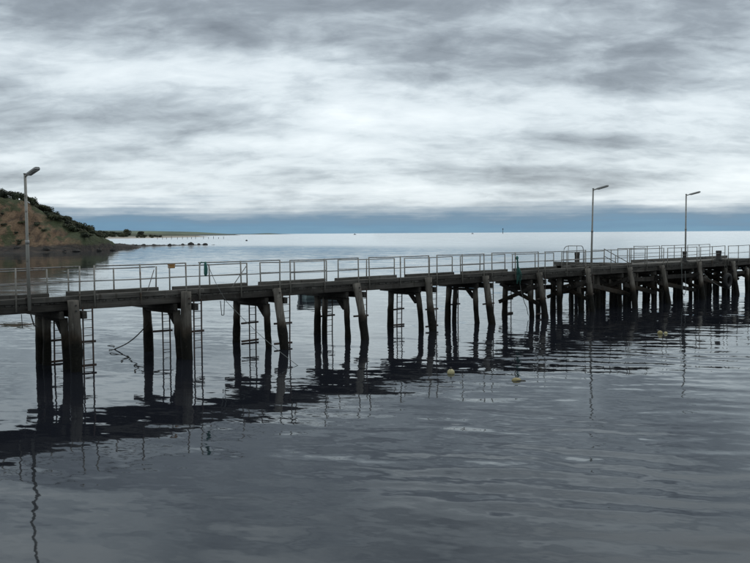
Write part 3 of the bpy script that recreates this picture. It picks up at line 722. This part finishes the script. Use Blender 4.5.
# ------------------------------------------------------------------ ropes and small things on the jetty
def rope(name, pts, r, mat, label, cat='rope', sag=0.0, n=14):
    P = [Vector(p) for p in pts]; path = []
    for a, b_ in zip(P, P[1:]):
        for i in range(n): path.append(a.lerp(b_, i / n) + Vector((0, 0, -sag * math.sin(math.pi * i / n))))
    path.append(P[-1]); o0 = path[0].copy()
    o = MB().tube([p - o0 for p in path], r, 6).build(name, M[mat]); o.location = o0
    return tag(o, label, cat)
g = pthing('green_rope_coil', 23.72, -0.16, 2.0, 'faded green rope hung in strands from the middle railing post', 'rope')
for k, (dx, zt, zb) in enumerate([(0.0, 1.28, -0.15), (0.10, 1.22, -0.05), (0.22, 1.0, -0.2), (0.30, 0.7, 0.0), (0.05, 1.25, 0.3)]):
    MB().tube([(0.04, 0, zt), (dx * .5 + .02, -0.03 - .01 * k, (zt + zb) / 2 + .2), (dx, -0.05, zb), (dx + 0.06, -0.05, zb + .3), (dx * .5 + .05, -0.03, (zt + zb) / 2 + .3)], 0.022, 6).build('strand', M['rope_green'], g)
MB().ball((0.03, -0.02, 1.18), 0.07, 8, 6, (1, 1, 1.6)).build('knot', M['rope_green'], g)
rope('mooring_rope', [W(23.95, -0.2, 1.9), W(24.25, -0.15, 1.2), W(24.7, -0.1, 0.55), W(25.1, 0.1, 0.12)], 0.018, 'rope_pale', 'thin pale rope trailing below the green rope to the braced piles', sag=0.06)
rope('mooring_rope', [W(5.15, -0.12, 3.42), W(5.9, -0.25, 1.95), Vector((-2.6, 29.8, -0.03))], 0.010, 'rope_pale', 'long slack pale mooring rope running from the railing down to the water', sag=0.12, n=20)
rope('rope_loop', [W(5.75, -0.03, 2.0), W(5.80, -0.03, 1.45), W(5.90, -0.03, 1.45), W(5.93, -0.03, 2.0)], 0.016, 'rope_pale', 'short pale rope loop dangling under the jetty edge', n=5)
rope('mooring_rope', [W(4.1, 2.5, 1.05), Vector((-10.25, 34.4, 0.02))], 0.022, 'rope_dark', 'dark slack rope dipping from a pile into the water between two ladders', sag=0.15)
fr = []
for i in range(60):
    t = i / 59; q = Vector((-10.9, 35.6, 0)).lerp(Vector((-7.7, 28.6, 0)), t)
    fr.append(q + Vector((0.22 * math.sin(t * 17) + 0.08 * math.sin(t * 53), 0.1 * math.sin(t * 31), 0.0 + 0.022 * math.sin(t * 41) + 0.012 * math.sin(t * 97))))
rope('floating_rope', fr, 0.014, 'rope_dark', 'dark weedy rope floating on the water between the first two sets of piles', n=1)
rope('hanging_rope', [W(-1.72, -0.02, 2.0), W(-1.7, -0.02, 1.55)], 0.012, 'rope_dark', 'thin dark rope end hanging by the lamp post near the cliff')
rope('hanging_chain', [W(-1.42, 0.0, 2.0), W(-1.32, 0.0, 1.62), W(-1.2, 0.0, 1.55)], 0.022, 'rope_dark', 'short dark chain looping under the jetty at the lamp post near the cliff')
rope('rope_loop', [W(41.2, -0.2, 2.4), W(41.25, -0.25, 0.6), W(41.5, -0.25, 0.3), W(41.75, -0.25, 0.6), W(41.7, -0.2, 1.9)], 0.022, 'rope_pale', 'long rope loop hanging down the jetty side before the black bollard', n=6)
rope('mooring_rope', [W(44.0, -0.3, 1.7), W(46.2, -0.35, 0.75), W(48.6, -0.3, 0.45)], 0.022, 'rope_pale', 'slanting rope strung low across the piles past the last lamp post', sag=0.08)
# net bag, orange box
bag = pthing('net_bag', 5.06, -0.12, 2.95, 'dark green net bag hung over the railing beside a ladder gap', 'bag')
MB().tube([(0, 0, 0), (0.01, 0, 0.1), (0.02, 0, 0.28), (0.0, 0, 0.46), (0, 0, 0.54)], 0.07, 10, [0.5, 1.0, 1.05, 0.8, 0.35], 0.008).build('sack', M['rope_green'], bag)
MB().tube([(0, 0, 0.5), (-0.16, 0.03, 0.53), (-.22, 0.03, 0.45)], 0.02, 6).build('cord', M['rope_green'], bag)
ob = pthing('orange_box', 4.95, 2.12, 3.20, 'small faded orange box fixed on the railing top', 'box')
MB().timber((-0.1, 0, 0.06), (0.13, 0, 0.06), 0.14, 0.13, 1, 0.02).build('case', M['orange'], ob)
MB().timber((-0.115, 0, 0.14), (0.145, 0, 0.14), 0.16, 0.03, 1, 0.008).build('lid', M['orange'], ob)
# tyre fender
ty = pthing('tyre_fender', 47.3, -0.5, 0.55, 'big dark tyre hung as a fender on the piles near the jetty end', 'tyre')
b = MB(); nU, nV = 20, 8
for i in range(nU):
    a = 2 * math.pi * i / nU
    for j in range(nV):
        c = 2 * math.pi * j / nV; rr = 0.40 + 0.15 * math.cos(c)
        b.v.append((rr * math.cos(a), 0.15 * math.sin(c), 0.5 + rr * math.sin(a)))
for i in range(nU):
    for j in range(nV):
        b.f.append((i * nV + j, ((i + 1) % nU) * nV + j, ((i + 1) % nU) * nV + (j + 1) % nV, i * nV + (j + 1) % nV)); b.sm.append(True)
b.build('tyre', M['tyre'], ty)
MB().tube([(-.2, 0, 0.9), (-.12, 0.2, 1.6)], 0.02, 6).build('hanger', M['rope_dark'], ty)
MB().tube([(.2, 0, 0.9), (.12, 0.2, 1.6)], 0.02, 6).build('hanger', M['rope_dark'], ty)

# ------------------------------------------------------------------ buoys
by = tag(empty('mooring_buoy', (2.41, 27.95, 0)), 'round cream mooring buoy floating off the sixth pair of piles', 'buoy')
MB().ball((0, 0, 0.03), 0.12, 14, 10).build('float', M['buoy'], by); MB().tube([(0, 0, 0.16), (0, 0, 0.21)], 0.03, 8).build('eye', M['rope_dark'], by)
by = tag(empty('mooring_buoy', (4.28, 26.55, 0)), 'low half sunk yellow buoy with dark weed trailing beside it', 'buoy')
MB().ball((0, 0, 0.0), 0.12, 14, 10, (1.25, 1, 0.75)).build('float', M['buoy2'], by)
MB().ball((0.1, -0.08, -0.01), 0.1, 9, 6, (2.2, 1, 0.35), 0.2).build('weed', M['weed'], by)
by = tag(empty('mooring_buoy', (12.65, 38.6, 0)), 'double yellow buoy floating before the dark outer piles', 'buoy')
MB().ball((-0.1, 0, 0.02), 0.12, 12, 8).build('float', M['buoy2'], by); MB().ball((0.15, 0, 0.0), 0.09, 12, 8).build('float', M['buoy'], by)

# ------------------------------------------------------------------ moored boat behind the jetty
def make_boat():
    e = tag(empty('moored_boat', (-3.55, 62.0, 0), R(35)), 'small grey green motorboat with dark band moored beyond the jetty', 'boat')
    st = [(-2.1, 0.80, 0.0), (-1.2, 0.86, 0.0), (0, 0.84, 0.02), (1.0, 0.66, 0.06), (1.7, 0.36, 0.14), (2.15, 0.03, 0.22)]
    def shell(z0, z1, f0, f1, off):
        b = MB()
        for (x, hw, lift) in st:
            k0 = hw * f0 + off; k1 = hw * f1 + off; dx0 = -0.25 * lift / 0.22 * (1 - z0); dx1 = -0.25 * lift / 0.22 * (1 - z1)
            b.v += [(x + dx0, -k0, z0 + lift * z0), (x + dx1, -k1, z1 + lift), (x + dx1, k1, z1 + lift), (x + dx0, k0, z0 + lift * z0)]
        for i in range(len(st) - 1):
            a = i * 4
            for j in (0, 2): b.f.append((a + j, a + 4 + j, a + 5 + j, a + 1 + j)); b.sm.append(True)
            b.f.append((a, a + 3, a + 7, a + 4)); b.sm.append(False)
        b.f.append((0, 1, 2, 3)); b.sm.append(False)
        return b
    shell(-0.15, 0.30, 0.72, 0.90, 0).build('lower_hull', M['hull_low'], e)
    shell(0.30, 0.46, 0.90, 0.95, 0.006).build('rubbing_band', M['hull_dark'], e)
    shell(0.46, 0.82, 0.95, 1.0, 0.0).build('topside', M['hull'], e)
    dk = MB(); dk.v = [(x, sg * hw * 0.98, 0.78 + lift) for (x, hw, lift) in st for sg in (-1, 1)]
    for i in range(len(st) - 1): dk.f.append((2 * i, 2 * i + 2, 2 * i + 3, 2 * i + 1)); dk.sm.append(False)
    dk.build('deck', M['hull'], e)
    e.scale = (0.88, 0.88, 0.80)
    mo = MB().timber((-2.28, 0, -0.45), (-2.25, 0, 0.55), 0.13, 0.22, 2, 0.02).build('outboard_motor', M['motor'], e)
    MB().timber((-2.52, 0, 0.72), (-2.1, 0, 0.76), 0.30, 0.36, 2, 0.08).build('cowling', M['motor'], mo)
    ws = MB().timber((0.2, -0.6, 1.0), (0.2, 0.6, 1.0), 0.05, 0.4, 1, 0.01).build('windscreen', M['hull_dark'], e)
make_boat()

# ------------------------------------------------------------------ far things on the water
pm = MB().tube([(0, 0, -0.5), (0.03, 0, 1.2), (0, 0, 2.9)], 0.24, 7, [1.0, 0.95, 0.85]).mesh('jetty_post', M['far_steel'])
random.seed(3)
for k, px in enumerate([158, 163, 167, 172, 178, 183, 188, 192, 196, 204, 209, 214, 219, 224]):
    o = link('old_jetty_post', pm); dd = 860 + random.uniform(-15, 15); o.location = ((px - 375) / 880 * dd, dd, 0); o.scale = (1, 1, random.uniform(0.55, 1.1))
    tag(o, 'tiny dark post of an old jetty standing far out before the green hill', 'post', 'old jetty posts far out')
mk = tag(empty('channel_marker', (480, 3300, 0)), 'thin channel marker tower on the horizon', 'marker')
MB().tube([(0, 0, -2), (0, 0, 12), (0, 0, 19)], 0.9, 8, [1.2, 0.8, 0.5]).build('tower', M['far_steel'], mk); MB().tube([(0, 0, 15), (0, 0, 19.5)], 1.9, 8).build('topmark', M['far_steel'], mk)
for (x, y, L, lab) in [(-65, 2900, 9, 'tiny dark boat low on the horizon'), (350, 3150, 8, 'tiny dark boat on the horizon near the channel marker')]:
    e = tag(empty('far_boat', (x, y, 0)), lab, 'boat')
    MB().sweep([(-L / 2, 0, 0.6), (L * .3, 0, 0.7), (L / 2, 0, 1.0)], [(-1.4, -0.9), (1.4, -0.9), (1.7, 0.9), (-1.7, 0.9)], scales=[1, 1, 0.15]).build('hull', M['far_steel'], e)
    MB().timber((-L * .25, 0, 2.4), (L * .1, 0, 2.4), 2.2, 2.0, 1, 0.2).build('cabin', M['far_steel'], e)
o = tag(MB().ball((0, 0, 0.2), 0.7, 10, 8).build('float_marker', M['far_steel']), 'tiny dark float alone on the open water behind the jetty', 'buoy'); o.location = (-82.5, 567, 0)
